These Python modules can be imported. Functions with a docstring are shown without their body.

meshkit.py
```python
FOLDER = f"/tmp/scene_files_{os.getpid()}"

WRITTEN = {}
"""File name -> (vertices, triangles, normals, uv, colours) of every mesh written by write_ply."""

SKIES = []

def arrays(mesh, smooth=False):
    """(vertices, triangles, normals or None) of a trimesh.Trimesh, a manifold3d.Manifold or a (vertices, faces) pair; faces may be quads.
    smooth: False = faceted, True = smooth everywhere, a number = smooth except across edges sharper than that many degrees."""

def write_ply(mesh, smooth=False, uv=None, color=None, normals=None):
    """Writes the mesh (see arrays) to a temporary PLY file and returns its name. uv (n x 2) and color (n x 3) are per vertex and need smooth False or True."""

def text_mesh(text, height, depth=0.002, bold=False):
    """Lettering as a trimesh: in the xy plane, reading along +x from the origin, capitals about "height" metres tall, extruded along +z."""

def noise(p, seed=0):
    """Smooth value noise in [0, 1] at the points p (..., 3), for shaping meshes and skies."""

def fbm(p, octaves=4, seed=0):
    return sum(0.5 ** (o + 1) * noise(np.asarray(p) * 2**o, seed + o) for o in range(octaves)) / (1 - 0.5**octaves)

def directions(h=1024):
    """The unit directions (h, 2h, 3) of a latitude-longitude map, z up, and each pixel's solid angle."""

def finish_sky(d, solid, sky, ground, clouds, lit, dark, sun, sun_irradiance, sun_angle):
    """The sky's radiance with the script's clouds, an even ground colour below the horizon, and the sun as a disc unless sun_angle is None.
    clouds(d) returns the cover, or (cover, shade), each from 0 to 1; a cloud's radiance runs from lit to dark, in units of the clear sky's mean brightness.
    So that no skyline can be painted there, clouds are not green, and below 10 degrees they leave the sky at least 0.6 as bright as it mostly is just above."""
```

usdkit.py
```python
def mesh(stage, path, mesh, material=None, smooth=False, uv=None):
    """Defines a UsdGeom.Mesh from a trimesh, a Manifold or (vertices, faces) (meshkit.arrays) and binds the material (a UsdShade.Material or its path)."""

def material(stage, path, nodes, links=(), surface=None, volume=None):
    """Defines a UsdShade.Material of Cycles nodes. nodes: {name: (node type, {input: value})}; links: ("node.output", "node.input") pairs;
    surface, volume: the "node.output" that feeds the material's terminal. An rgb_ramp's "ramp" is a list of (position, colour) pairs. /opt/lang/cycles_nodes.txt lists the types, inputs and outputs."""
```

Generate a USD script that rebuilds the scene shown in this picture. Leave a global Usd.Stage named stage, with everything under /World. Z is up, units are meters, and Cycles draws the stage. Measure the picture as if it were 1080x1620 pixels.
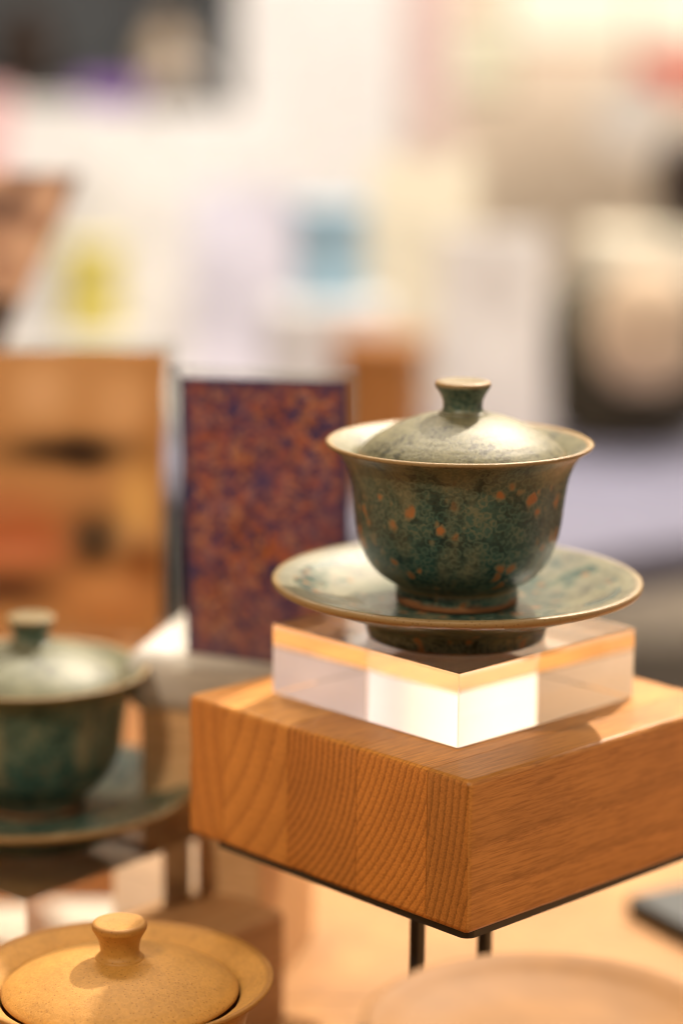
import math, numpy as np, trimesh, manifold3d as m3, meshkit, usdkit
from pxr import Usd, UsdGeom, UsdLux, UsdShade, Gf, Sdf, Vt
from meshkit import fbm, noise
from shapely.geometry import Polygon, box as sbox

stage = Usd.Stage.CreateInMemory()
UsdGeom.SetStageUpAxis(stage, 'Z'); UsdGeom.SetStageMetersPerUnit(stage, 1.0)
UsdGeom.Xform.Define(stage, '/World'); UsdGeom.Scope.Define(stage, '/World/Looks')

# ------------------------------------------------------------------ camera
H = 0.4239                                        # lens height above the display table top (z = 0)
PITCH, ROLL = math.radians(11.566), math.radians(0.483)
FPX = 3825.0                                      # 85 mm on a 24 x 36 mm portrait frame
c_fw = np.array([0, math.cos(PITCH), -math.sin(PITCH)])
_u = np.array([0, math.sin(PITCH), math.cos(PITCH)]); _r = np.array([1., 0, 0])
c_rt = _r * math.cos(ROLL) + _u * math.sin(ROLL)
c_up = _u * math.cos(ROLL) - _r * math.sin(ROLL)
EYE = np.array([0, 0, H])
cam = UsdGeom.Camera.Define(stage, '/World/camera')
M = Gf.Matrix4d(*c_rt, 0, *c_up, 0, *(-c_fw), 0, *EYE, 1)
cam.AddTransformOp().Set(M)
cam.CreateHorizontalApertureAttr(24.0); cam.CreateVerticalApertureAttr(36.0)
cam.CreateFocalLengthAttr(85.0); cam.CreateFStopAttr(2.75); cam.CreateFocusDistanceAttr(0.85)
cam.CreateClippingRangeAttr(Gf.Vec2f(0.05, 100)); cam.CreateExposureAttr(0.0)


def W(px, py, d):
    """the place in the world of a point of the photograph that lies d metres in front of the lens"""
    return EYE + d * (c_fw + c_rt * (px - 540) / FPX + c_up * (810 - py) / FPX)


# ------------------------------------------------------------------ lamps
def aim(prim, pos, target):
    pos, target = np.array(pos, float), np.array(target, float)
    z = pos - target; z /= np.linalg.norm(z)
    x = np.cross([0, 1, 0.01], z); x /= np.linalg.norm(x); y = np.cross(z, x)
    UsdGeom.Xformable(prim).AddTransformOp().Set(Gf.Matrix4d(*x, 0, *y, 0, *z, 0, *pos, 1))


def spot(name, pos, target, radius, power, color, cone):
    l = UsdLux.SphereLight.Define(stage, '/World/' + name)
    l.CreateRadiusAttr(radius); l.CreateNormalizeAttr(True); l.CreateIntensityAttr(power); l.CreateColorAttr(Gf.Vec3f(*color))
    s = UsdLux.ShapingAPI.Apply(l.GetPrim()); s.CreateShapingConeAngleAttr(cone); s.CreateShapingConeSoftnessAttr(0.4)
    aim(l, pos, target)


def panel(name, pos, target, w, h, power, color):
    l = UsdLux.RectLight.Define(stage, '/World/' + name)
    l.CreateWidthAttr(w); l.CreateHeightAttr(h); l.CreateNormalizeAttr(True); l.CreateIntensityAttr(power); l.CreateColorAttr(Gf.Vec3f(*color))
    aim(l, pos, target)


WARM = (1.0, 0.80, 0.56); SOFT = (1.0, 0.86, 0.68); COOL = (0.93, 0.94, 1.0)
spot('ceiling_spot_back', (0.70, 2.22, 1.83), (0.02, 0.86, 0.18), 0.03, 120, SOFT, 17)       # throws the shadows forward and left
spot('ceiling_spot_front', (-0.75, -0.35, 1.75), (0.0, 0.82, 0.12), 0.05, 33, WARM, 30)       # weaker one from the front left
spot('ceiling_spot_left', (-0.35, 1.9, 1.9), (0.0, 0.9, 0.15), 0.06, 14, SOFT, 20)
panel('ceiling_panel_front', (0.9, -0.9, 2.0), (0.05, 0.85, 0.1), 1.2, 0.8, 7, WARM)
panel('ceiling_panel_shop', (0.3, 2.3, 2.2), (0.0, 3.3, 0.0), 2.6, 1.0, 34, (1.0, 0.93, 0.84))
panel('ceiling_panel_wall', (0.6, 3.7, 2.0), (0.6, 4.7, 0.5), 2.0, 0.3, 13, (1.0, 0.90, 0.76))
dome = UsdLux.DomeLight.Define(stage, '/World/surround'); dome.CreateIntensityAttr(1.0)
amb = usdkit.material(stage, '/World/Looks/surround_light', {'b': ('background_shader', {'color': (1.0, 0.82, 0.62), 'strength': 0.07})}, surface='b.background')
UsdShade.MaterialBindingAPI.Apply(dome.GetPrim()).Bind(amb)

# ------------------------------------------------------------------ helpers
used = {}


def numbered(parent, name):
    k = used.get((parent, name), -1) + 1; used[(parent, name)] = k
    return name if k == 0 else f'{name}_{k:03d}'


def tag(p, label=None, cat=None, group=None, kind=None):
    for k, v in (('label', label), ('category', cat), ('group', group), ('kind', kind)):
        if v: p.SetCustomDataByKey(k, v)
    return p


def thing(name, label, cat, loc=(0, 0, 0), rz=0.0, group=None, tilt=None):
    x = UsdGeom.Xform.Define(stage, '/World/' + numbered('/World', name))
    x.AddTranslateOp().Set(Gf.Vec3d(*map(float, loc)))
    x.AddRotateZOp().Set(float(rz))
    if tilt: x.AddRotateXOp().Set(float(tilt))
    return tag(x.GetPrim(), label, cat, group)


def obj(name, mesh, mat, parent=None, smooth=35, tone=None, label=None):
    base = str(parent.GetPath()) if parent is not None else '/World'
    path = base + '/' + numbered(base, name)
    m = usdkit.mesh(stage, path, mesh, mat, smooth=smooth)
    if tone is not None:
        UsdGeom.PrimvarsAPI(m).CreatePrimvar('tone', Sdf.ValueTypeNames.Color3fArray, 'vertex').Set(Vt.Vec3fArray.FromNumpy(np.asarray(tone, np.float32)))
    if label: tag(m.GetPrim(), label)
    return m.GetPrim()


def copy_of(src, loc, rz, label, group=None):
    x = UsdGeom.Xform.Define(stage, '/World/' + numbered('/World', src.GetName()))
    x.GetPrim().GetReferences().AddInternalReference(src.GetPath())
    x.GetPrim().SetInstanceable(True)
    x.GetPrim().GetAttribute('xformOp:translate').Set(Gf.Vec3d(*map(float, loc)))
    x.GetPrim().GetAttribute('xformOp:rotateZ').Set(float(rz))
    tag(x.GetPrim(), label, src.GetCustomDataByKey('category'), group or src.GetCustomDataByKey('group'))
    return x.GetPrim()


def mat(name, nodes, links, surface='p.BSDF'):
    return usdkit.material(stage, '/World/Looks/' + name, nodes, links, surface=surface)


def rounded_box(sx, sy, sz, r, seg=16):
    """box centred in x and y, standing on z = 0, all edges rounded"""
    s = [m3.Manifold.sphere(r, seg).translate([a * (sx / 2 - r), b * (sy / 2 - r), c])
         for a in (-1, 1) for b in (-1, 1) for c in (r, sz - r)]
    return m3.Manifold.batch_hull(s)


def spline(pts, n):
    """smooth curve through profile points (r, z), parametrised by length"""
    from scipy.interpolate import PchipInterpolator
    p = np.array(pts, float); t = np.r_[0, np.cumsum(np.linalg.norm(np.diff(p, axis=0), axis=1))]
    s = np.linspace(0, t[-1], n)
    return np.stack([PchipInterpolator(t, p[:, k])(s) for k in (0, 1)], 1)


def lathe(prof, seg=180, wob=0.0, seed=0, freq=60.0):
    """revolved profile (r, z) with a hand-thrown unevenness of wob metres; profile ends on the axis where r = 0"""
    prof = np.array(prof, float); n = len(prof)
    a = np.linspace(0, 2 * np.pi, seg, endpoint=False)
    r, z = prof[:, 0][:, None], prof[:, 1][:, None]
    v = np.stack([r * np.cos(a), r * np.sin(a), z + 0 * a], -1)
    if wob:
        arc = np.r_[0, np.cumsum(np.linalg.norm(np.diff(prof, axis=0), axis=1))][:, None]
        v[..., 0] *= 1 + 0.0011 * np.sin(arc * 2 * np.pi / 0.0042 + 0.6 * np.sin(a * 2)); v[..., 1] *= 1 + 0.0011 * np.sin(arc * 2 * np.pi / 0.0042 + 0.6 * np.sin(a * 2))
        d = (fbm(v * freq + 11.3 * seed, 3, seed) - 0.5) * 2 * wob * np.clip(r / 0.01, 0, 1)
        v[..., 0] += d * np.cos(a); v[..., 1] += d * np.sin(a)
        v[..., 2] += (fbm(v * freq * 0.6 + 31 + 7 * seed, 2, seed + 5) - 0.5) * wob * np.clip(r / 0.01, 0, 1)
    v = v.reshape(-1, 3); f = []
    i, j = np.meshgrid(np.arange(n - 1), np.arange(seg), indexing='ij')
    p00 = (i * seg + j).ravel(); p01 = (i * seg + (j + 1) % seg).ravel(); p10 = p00 + seg; p11 = p01 + seg
    f = np.vstack([np.stack([p00, p01, p11], 1), np.stack([p00, p11, p10], 1)])
    return v, f


def per_profile(vals, seg=180):
    return np.repeat(np.asarray(vals, np.float32), seg, axis=0)


def prism(poly, h, place=None):
    m = trimesh.creation.extrude_polygon(Polygon(poly), h, engine='earcut')
    if place is not None: m.apply_transform(place)
    return m


def frame4(x, y, z, o):
    T = np.eye(4); T[:3, 0], T[:3, 1], T[:3, 2], T[:3, 3] = x, y, z, o
    return T


# ------------------------------------------------------------------ materials
def plain(name, color, rough=0.6, spec=0.5, var=0.12, scale=40, **kw):
    c = np.array(color)
    return mat(name, {'tc': ('texture_coordinate', {}), 'n': ('noise_texture', {'scale': scale, 'detail': 4}),
                      'r': ('rgb_ramp', {'ramp': [(0.3, tuple(c * (1 - var))), (0.7, tuple(np.minimum(c * (1 + var), 0.95)))]}),
                      'bp': ('bump', {'strength': 0.15, 'distance': 0.0006}),
                      'p': ('principled_bsdf', {'roughness': rough, 'specular_ior_level': spec, **kw})},
               [('tc.object', 'n.vector'), ('n.fac', 'r.fac'), ('r.color', 'p.base_color'), ('n.fac', 'bp.height'), ('bp.normal', 'p.normal')])


def acrylic(name, tint=(0.985, 0.99, 0.99)):
    return mat(name, {'p': ('principled_bsdf', {'base_color': tint, 'transmission_weight': 1.0, 'ior': 1.49, 'roughness': 0.004})}, [])


ACRYLIC = acrylic('clear_acrylic')
PANE = mat('clear_pane', {'t': ('transparent_bsdf', {'color': (0.95, 0.95, 0.94)}), 'g': ('glossy_bsdf', {'color': (1, 1, 1), 'roughness': 0.03}),
                          'f': ('fresnel', {'IOR': 1.49}), 'ge': ('geometry', {}), 'iv': ('math', {'math_type': 'subtract', 'value1': 1.0}), 'fm': ('math', {'math_type': 'multiply'}), 'm': ('mix_closure', {})},
           [('ge.backfacing', 'iv.value2'), ('iv.value', 'fm.value1'), ('f.fac', 'fm.value2'), ('fm.value', 'm.fac'), ('t.BSDF', 'm.closure1'), ('g.BSDF', 'm.closure2')], surface='m.closure')


def glaze(name, dark, mid, pale, lip, clay, speck=1.0, spots=1.0, rough=0.20, pebbled=0.45, even=0.0):
    lo = 1 - (1 - 0.30) * (1 - even); lm = 1 - 0.15 * (1 - even)
    """crackled, speckled stoneware glaze. The mesh's tone: red = thin glaze on a lip, green = pale pooled glaze, blue = bare clay."""
    n = {
        'tc': ('texture_coordinate', {}), 'at': ('attribute', {'attribute': 'tone'}), 'sp': ('separate_color', {}),
        'big': ('noise_texture', {'scale': 75, 'detail': 4, 'roughness': 0.6, 'distortion': 0.5}),
        'fine': ('noise_texture', {'scale': 800, 'detail': 5, 'roughness': 0.7, 'distortion': 0.8}),
        'cell': ('voronoi_texture', {'scale': 340, 'feature': 'f1'}),
        'cw': ('noise_texture', {'scale': 420, 'detail': 2}), 'cm': ('vector_math', {'math_type': 'multiply_add', 'vector2': (0.0022,) * 3}),
        'ring': ('rgb_ramp', {'ramp': [(0.0, (0.42,) * 3), (0.20, (0.38,) * 3), (0.34, (0.40,) * 3), (0.44, (0.86,) * 3), (0.54, (0.80,) * 3), (0.64, (0.30,) * 3), (1.0, (0.18,) * 3)]}),
        'mixn': ('mix_float', {'fac': 0.45}), 'mixm': ('mix_float', {'fac': 0.5}),
        'body': ('rgb_ramp', {'ramp': [(0.36, tuple(dark)), (0.45, tuple(np.array(dark) * 0.6 + np.array(mid) * 0.4)), (0.53, tuple(mid)), (0.66, tuple(np.array(mid) * 0.5 + np.array(pale) * 0.5))]}),
        'palec': ('rgb_ramp', {'ramp': [(0.36, tuple(np.array(pale) * lo)), (0.46, tuple(np.array(pale) * lm)), (0.64, tuple(np.minimum(np.array(pale) * 1.15, 0.9)))]}),
        'm1': ('mix_color', {}), 'm2': ('mix_color', {'b': tuple(lip)}), 'm3': ('mix_color', {'b': tuple(clay)}),
        # rust spots, each with a pale halo, drawn out a little downwards
        'mp': ('mapping', {'scale': (1.0, 1.0, 0.7)}), 'wv': ('noise_texture', {'scale': 150, 'detail': 2}), 'wm': ('vector_math', {'math_type': 'multiply_add', 'vector2': (0.005,) * 3}),
        'v': ('voronoi_texture', {'scale': 185, 'feature': 'f1', 'randomness': 1.0}), 'vs': ('separate_color', {}),
        'pick': ('math', {'math_type': 'multiply_add', 'value2': 0.62, 'value3': -0.185}),     # spot radius, differs per cell, often none
        'sd': ('math', {'math_type': 'subtract'}),
        'spot': ('rgb_ramp', {'ramp': [(0.0, (0, 0, 0)), (0.46, (0, 0, 0)), (0.60, (1, 1, 1)), (1, (1, 1, 1))]}),
        'halo': ('rgb_ramp', {'ramp': [(0.0, (0, 0, 0)), (0.36, (0, 0, 0)), (0.45, (1, 1, 1)), (1, (1, 1, 1))]}),
        'off': ('math', {'math_type': 'add', 'value2': 0.5}),
        'hs': ('math', {'math_type': 'multiply'}), 'ss': ('math', {'math_type': 'multiply'}), 'gk': ('math', {'math_type': 'multiply_add', 'value2': -1.5 * spots, 'value3': 0.9 * spots, 'use_clamp': True}), 'gh': ('math', {'math_type': 'multiply', 'value2': 0.7}),
        'm4': ('mix_color', {'b': tuple(np.array(pale) * 0.95)}), 'm5': ('mix_color', {'b': (0.36, 0.135, 0.042)}),
        'k2': ('voronoi_texture', {'scale': 620}), 'kr': ('rgb_ramp', {'ramp': [(0.0, (0.45, 0.36, 0.28)), (0.16, (0.5, 0.42, 0.34)), (0.27, (1, 1, 1)), (1.0, (1, 1, 1))]}), 'km': ('mix_color', {'blend_type': 'multiply', 'fac': 0.5}),
        'bp': ('bump', {'strength': pebbled, 'distance': 0.0004}), 'bh': ('math', {'math_type': 'add'}),
        'rg': ('math', {'math_type': 'multiply_add', 'value2': 0.5, 'use_clamp': True}), 'rp': ('math', {'math_type': 'multiply_add', 'value2': 0.30, 'value3': rough}),
        'p': ('principled_bsdf', {'specular_ior_level': 0.38}),
    }
    l = [('at.color', 'sp.color'), ('tc.object', 'big.vector'), ('tc.object', 'fine.vector'), ('tc.object', 'cm.vector3'), ('tc.object', 'cw.vector'), ('cw.color', 'cm.vector1'), ('cm.vector', 'cell.vector'),
         ('cell.distance', 'ring.fac'), ('fine.fac', 'mixn.a'), ('ring.color', 'mixn.b'), ('mixn.result', 'mixm.a'), ('big.fac', 'mixm.b'),
         ('mixm.result', 'body.fac'), ('mixm.result', 'palec.fac'),
         ('sp.g', 'm1.fac'), ('body.color', 'm1.a'), ('palec.color', 'm1.b'),
         ('tc.object', 'mp.vector'), ('mp.vector', 'wm.vector3'), ('tc.object', 'wv.vector'), ('wv.color', 'wm.vector1'), ('wm.vector', 'v.vector'),
         ('v.color', 'vs.color'), ('vs.r', 'pick.value1'), ('pick.value', 'sd.value1'), ('v.distance', 'sd.value2'), ('sd.value', 'off.value1'),
         ('off.value', 'spot.fac'), ('off.value', 'halo.fac'), ('halo.color', 'hs.value1'), ('spot.color', 'ss.value1'), ('sp.g', 'gk.value1'), ('gk.value', 'gh.value1'), ('gh.value', 'hs.value2'), ('gk.value', 'ss.value2'),
         ('hs.value', 'm4.fac'), ('m1.result', 'm4.a'), ('ss.value', 'm5.fac'), ('m4.result', 'm5.a'),
         ('sp.r', 'm2.fac'), ('m5.result', 'm2.a'), ('sp.b', 'm3.fac'), ('m2.result', 'm3.a'), ('m3.result', 'km.a'), ('tc.object', 'k2.vector'), ('k2.distance', 'kr.fac'), ('kr.color', 'km.b'), ('km.result', 'p.base_color'),
         ('fine.fac', 'bh.value1'), ('big.fac', 'bh.value2'), ('bh.value', 'bp.height'), ('bp.normal', 'p.normal'), ('sp.g', 'rp.value1'), ('rp.value', 'rg.value3'), ('sp.b', 'rg.value1'), ('rg.value', 'p.roughness')]
    return mat(name, n, l)


TEAL = glaze('teal_glaze', (0.007, 0.027, 0.026), (0.042, 0.098, 0.082), (0.215, 0.190, 0.108), (0.30, 0.185, 0.075), (0.24, 0.095, 0.035))
TEAL2 = glaze('plain_teal_glaze', (0.010, 0.036, 0.034), (0.046, 0.110, 0.094), (0.21, 0.20, 0.125), (0.30, 0.185, 0.075), (0.24, 0.095, 0.035), spots=0.12)
MUSTARD = glaze('mustard_glaze', (0.43, 0.21, 0.042), (0.46, 0.228, 0.046), (0.50, 0.255, 0.056), (0.34, 0.155, 0.03), (0.36, 0.19, 0.06), spots=0.0, rough=0.42, pebbled=0.5, even=0.75)


def wood(name, light, dark, period=0.0019, centre=(0, 0.03, -0.05), tilt=(0.02, 0.03), distort=2.0, rough=0.45, contrast=1.0, long_=(1.16, 1.28, 1.5)):
    long_ = np.array(long_)
    """solid wood: growth rings round an axis that runs along local x, so ends show arcs and long sides show streaks"""
    light, dark = np.array(light), np.array(dark)
    md = light * (1 - 0.5 * contrast) + dark * 0.5 * contrast
    n = {'tc': ('texture_coordinate', {}), 'mp': ('mapping', {'location': centre, 'rotation': (0, tilt[0], tilt[1]), 'scale': (0.16, 1, 1)}),
         'w': ('wave_texture', {'wave_type': 'rings', 'rings_direction': 'x', 'profile': 'saw', 'scale': 0.314 / period / 2 / 1.0, 'distortion': distort, 'detail': 3, 'detail_scale': 25 * period / 0.0019 * 0.5, 'detail_roughness': 0.55}),
         'ws': ('mapping', {'scale': (14, 260, 260)}), 'f': ('noise_texture', {'scale': 6, 'detail': 5, 'roughness': 0.65}),
         'lo': ('noise_texture', {'scale': 22, 'detail': 3}),
         'r': ('rgb_ramp', {'ramp': [(0.0, tuple(light)), (0.45, tuple(light * 0.96)), (0.75, tuple(md)), (0.93, tuple(light * (1 - contrast) + dark * contrast)), (1.0, tuple(light))]}),
         'fr': ('rgb_ramp', {'ramp': [(0.35, (0.70, 0.64, 0.58)), (0.56, (1.06, 1.06, 1.06))]}),
         'lr': ('rgb_ramp', {'ramp': [(0.3, (0.86, 0.82, 0.78)), (0.7, (1.1, 1.1, 1.1))]}),
         'm': ('mix_color', {'blend_type': 'multiply', 'fac': 1.0, 'use_clamp': False}), 'm2': ('mix_color', {'blend_type': 'multiply', 'fac': 0.9}),
         'nx': ('separate_xyz', {}), 'ab': ('math', {'math_type': 'absolute'}), 'gt': ('math', {'math_type': 'greater_than', 'value2': 0.75}), 'mg': ('mix_color', {'b': (0, 0, 0)}), 'lg': ('rgb_ramp', {'ramp': [(0.0, tuple(np.minimum(light * long_, 0.9))), (0.6, tuple(np.minimum(light * long_ * 0.95, 0.9))), (0.9, tuple(light * 0.64 * long_ + dark * 0.36)), (1.0, tuple(np.minimum(light * long_, 0.9)))]}),
         'bp': ('bump', {'strength': 0.25, 'distance': 0.0003}),
         'p': ('principled_bsdf', {'roughness': rough, 'specular_ior_level': 0.4})}
    l = [('tc.object', 'mp.vector'), ('mp.vector', 'w.vector'), ('tc.object', 'ws.vector'), ('ws.vector', 'f.vector'), ('tc.object', 'lo.vector'), ('w.fac', 'r.fac'),
         ('f.fac', 'fr.fac'), ('lo.fac', 'lr.fac'), ('tc.normal', 'nx.vector'), ('nx.x', 'ab.value1'), ('ab.value', 'gt.value1'), ('gt.value', 'mg.fac'), ('w.fac', 'lg.fac'), ('lg.color', 'mg.a'), ('r.color', 'mg.b'), ('mg.result', 'm.a'), ('fr.color', 'm.b'), ('m.result', 'm2.a'), ('lr.color', 'm2.b'), ('m2.result', 'p.base_color'),
         ('w.fac', 'bp.height'), ('bp.normal', 'p.normal')]
    return mat(name, n, l)


BLACK = plain('black_metal', (0.012, 0.012, 0.013), 0.45, 0.5)
SLATE = plain('dark_slate', (0.03, 0.037, 0.042), 0.5)
WHITE = plain('white_card', (0.80, 0.77, 0.74), 0.6)
CLOTH = plain('lilac_cloth', (0.27, 0.26, 0.34), 0.6, 0.2)

# ------------------------------------------------------------------ the display table
table = thing('display_table', 'light wooden table top under the tea ware, seen blurred at the bottom', 'table', (0, 0, 0), 0)
TW = [wood(f'table_wood_{k}', (0.40 * s, 0.19 * s, 0.058 * s), (0.28 * s, 0.12 * s, 0.032 * s), 0.006, (0, 0.05 + 0.03 * k, -0.09), (0.01, 0.02), 3.0, 0.5, 0.6) for k, s in enumerate((1.0, 0.93, 1.05))]
yb = 0.40
for k in range(9):
    b = trimesh.creation.box([2.6, 0.1192, 0.03]); b.apply_translation([0.1, yb + 0.06, -0.015]); yb += 0.12
    obj('board', b, TW[(k * 2) % 3], table, smooth=False)

BIRCH = wood('birch', (0.66, 0.40, 0.19), (0.52, 0.29, 0.12), 0.004, (0, 0.05, -0.2), (0.01, 0.02), 2.0, 0.5, 0.6)

# ------------------------------------------------------------------ wooden display stand
RIM = 0.2687
ANG = 44.08
th = math.radians(ANG); RD = np.array([math.cos(th), math.sin(th), 0]); LD = np.array([-math.sin(th), math.cos(th), 0])
ACR_TOP = RIM - 0.0742; WOOD_TOP = ACR_TOP - 0.0283; PLATE_BOT = WOOD_TOP - 0.0592
SW = 0.1494
wf = np.array([0.0449, 0.7965, 0])                # front corner of the block
wc = wf + (RD + LD) * SW / 2
stand = thing('display_stand', 'thick laminated wooden block on a black steel plate and two black posts', 'display stand', (wc[0], wc[1], 0), ANG)
bh = 0.0560
blk = rounded_box(SW, SW, bh, 0.0022, 16).translate([0, 0, WOOD_TOP - bh]).refine_to_length(0.0035)


def dents(p):
    k = (fbm(p * 220, 3, 5) - 0.5) * 0.00022 + np.clip(fbm(p * 90 + 3, 3, 8) - 0.60, 0, 1) * -0.0035
    edge = np.sum(np.abs(p - [0, 0, WOOD_TOP - bh / 2]) > np.array([SW / 2, SW / 2, bh / 2]) - 0.0035, 1) > 1   # knocks sit on the edges
    d = p - [0, 0, WOOD_TOP - bh / 2]; d = d / np.linalg.norm(d, axis=1, keepdims=True)
    return p + d * (np.where(edge, k, 0.15 * (fbm(p * 220, 3, 5) - 0.5) * 0.00022))[:, None]


blk = blk.warp_batch(dents)
cuts = [-0.5, -0.365, -0.128, 0.118, 0.36, 0.5]    # board joints across the block, front corner first
tones = [((0.44, 0.178, 0.037), (0.19, 0.070, 0.013), 0.0016, (0, -0.14, -0.175), 0.9), ((0.56, 0.222, 0.042), (0.25, 0.082, 0.014), 0.0015, (0, -0.06, -0.19), 0.9),
         ((0.50, 0.195, 0.037), (0.20, 0.067, 0.011), 0.0015, (0, -0.055, -0.163), 1.0), ((0.60, 0.26, 0.056), (0.35, 0.13, 0.025), 0.0045, (0, -0.12, -0.185), 0.75), ((0.54, 0.22, 0.046), (0.31, 0.11, 0.021), 0.004, (0, 0.10, -0.165), 0.7)]
for k in range(5):
    y0, y1 = cuts[k] * SW + (0.00012 if k else -0.01), cuts[k + 1] * SW - (0.00012 if k < 4 else -0.01)
    s = m3.Manifold.cube([SW * 1.2, y1 - y0, 0.2]).translate([-SW * 0.6, y0, 0.05])
    li, dk, per, cen, con = tones[k]
    obj('board', blk ^ s, wood(f'block_wood_{k}', li, dk, per, cen, (0.012 * (k - 2), 0.01), 1.6, 0.42, con), stand, smooth=40)
pl = m3.CrossSection([[(-SW / 2 + 0.003, -SW / 2 + 0.0025), (SW / 2 - 0.003, -SW / 2 + 0.0025), (SW / 2 - 0.003, SW / 2 - 0.012), (-SW / 2 + 0.003, SW / 2 - 0.012)]])
pl = pl.offset(-0.004, m3.JoinType.Round).offset(0.004, m3.JoinType.Round, 2, 40)
obj('base_plate', m3.Manifold.extrude(pl, 0.0030).translate([0, 0, PLATE_BOT]), BLACK, stand, smooth=40)
for q in ((0.0296, 0.851), (0.0560, 0.872)):
    d = np.array([q[0] - wc[0], q[1] - wc[1], 0]); lx, ly = d @ RD, d @ LD
    obj('post', rounded_box(0.0045, 0.0045, PLATE_BOT - 0.004, 0.0006, 8).translate([lx, ly, 0.004]), BLACK, stand)
obj('foot_plate', rounded_box(0.10, 0.10, 0.004, 0.0015, 8).translate([-0.015, -0.01, 0]), BLACK, stand)

# ------------------------------------------------------------------ clear acrylic block
af = np.array([0.0425, 0.8348, 0]); AS = 0.0987
ac = af + (RD + LD) * AS / 2
acr = thing('acrylic_block', 'square clear acrylic block lying on the thick wooden display block', 'acrylic block', (ac[0], ac[1], WOOD_TOP + 0.0003), ANG)
obj('block', rounded_box(AS, AS, 0.0280, 0.0003, 8), ACRYLIC, acr, smooth=False)


# ------------------------------------------------------------------ tea ware
def cup_profile(s=1.0):
    """outside from the centre of the underside to the lip and down the inside"""
    o = [(0.0, 0.0022), (0.018, 0.0020), (0.0205, 0.0014), (0.0213, 0.0002), (0.0226, 0.0001), (0.0231, 0.0012), (0.02315, 0.0046), (0.0231, 0.0066), (0.0237, 0.0079),
         (0.0268, 0.0094), (0.0308, 0.0124), (0.0345, 0.0172), (0.0372, 0.0240), (0.0387, 0.0310), (0.0397, 0.0390), (0.0408, 0.0465), (0.0425, 0.0522), (0.0452, 0.0570),
         (0.0482, 0.0593), (0.0497, 0.0602), (0.0500, 0.0611), (0.0494, 0.0617), (0.0480, 0.0612), (0.0455, 0.0598), (0.0425, 0.0580), (0.0400, 0.0562), (0.0386, 0.0540), (0.0382, 0.0500), (0.0380, 0.0440), (0.0375, 0.0360),
         (0.0355, 0.0260), (0.031, 0.0170), (0.022, 0.0115), (0.010, 0.0095), (0.0, 0.0092)]
    return spline(o, 150) * s


def lid_profile(s=1.0):
    o = [(0.0, 0.0066), (0.020, 0.0050), (0.033, -0.0010), (0.0372, -0.0042), (0.0384, -0.0045), (0.0388, -0.0036), (0.0380, -0.0022), (0.0350, 0.0008), (0.0300, 0.0042), (0.0235, 0.0075), (0.0165, 0.0100), (0.0100, 0.0114), (0.0, 0.0120)]
    return spline(o, 110) * s


def knob_profile(s=1.0):
    o = [(0.0, 0.0105), (0.0094, 0.0108), (0.0092, 0.0118), (0.0080, 0.0126), (0.0073, 0.0142), (0.0074, 0.0160), (0.0082, 0.0184), (0.0096, 0.0208), (0.0103, 0.0220), (0.01035, 0.0229), (0.0098, 0.0236), (0.0085, 0.0239), (0.0045, 0.0236), (0.0, 0.0235)]
    return spline(o, 80) * s


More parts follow.
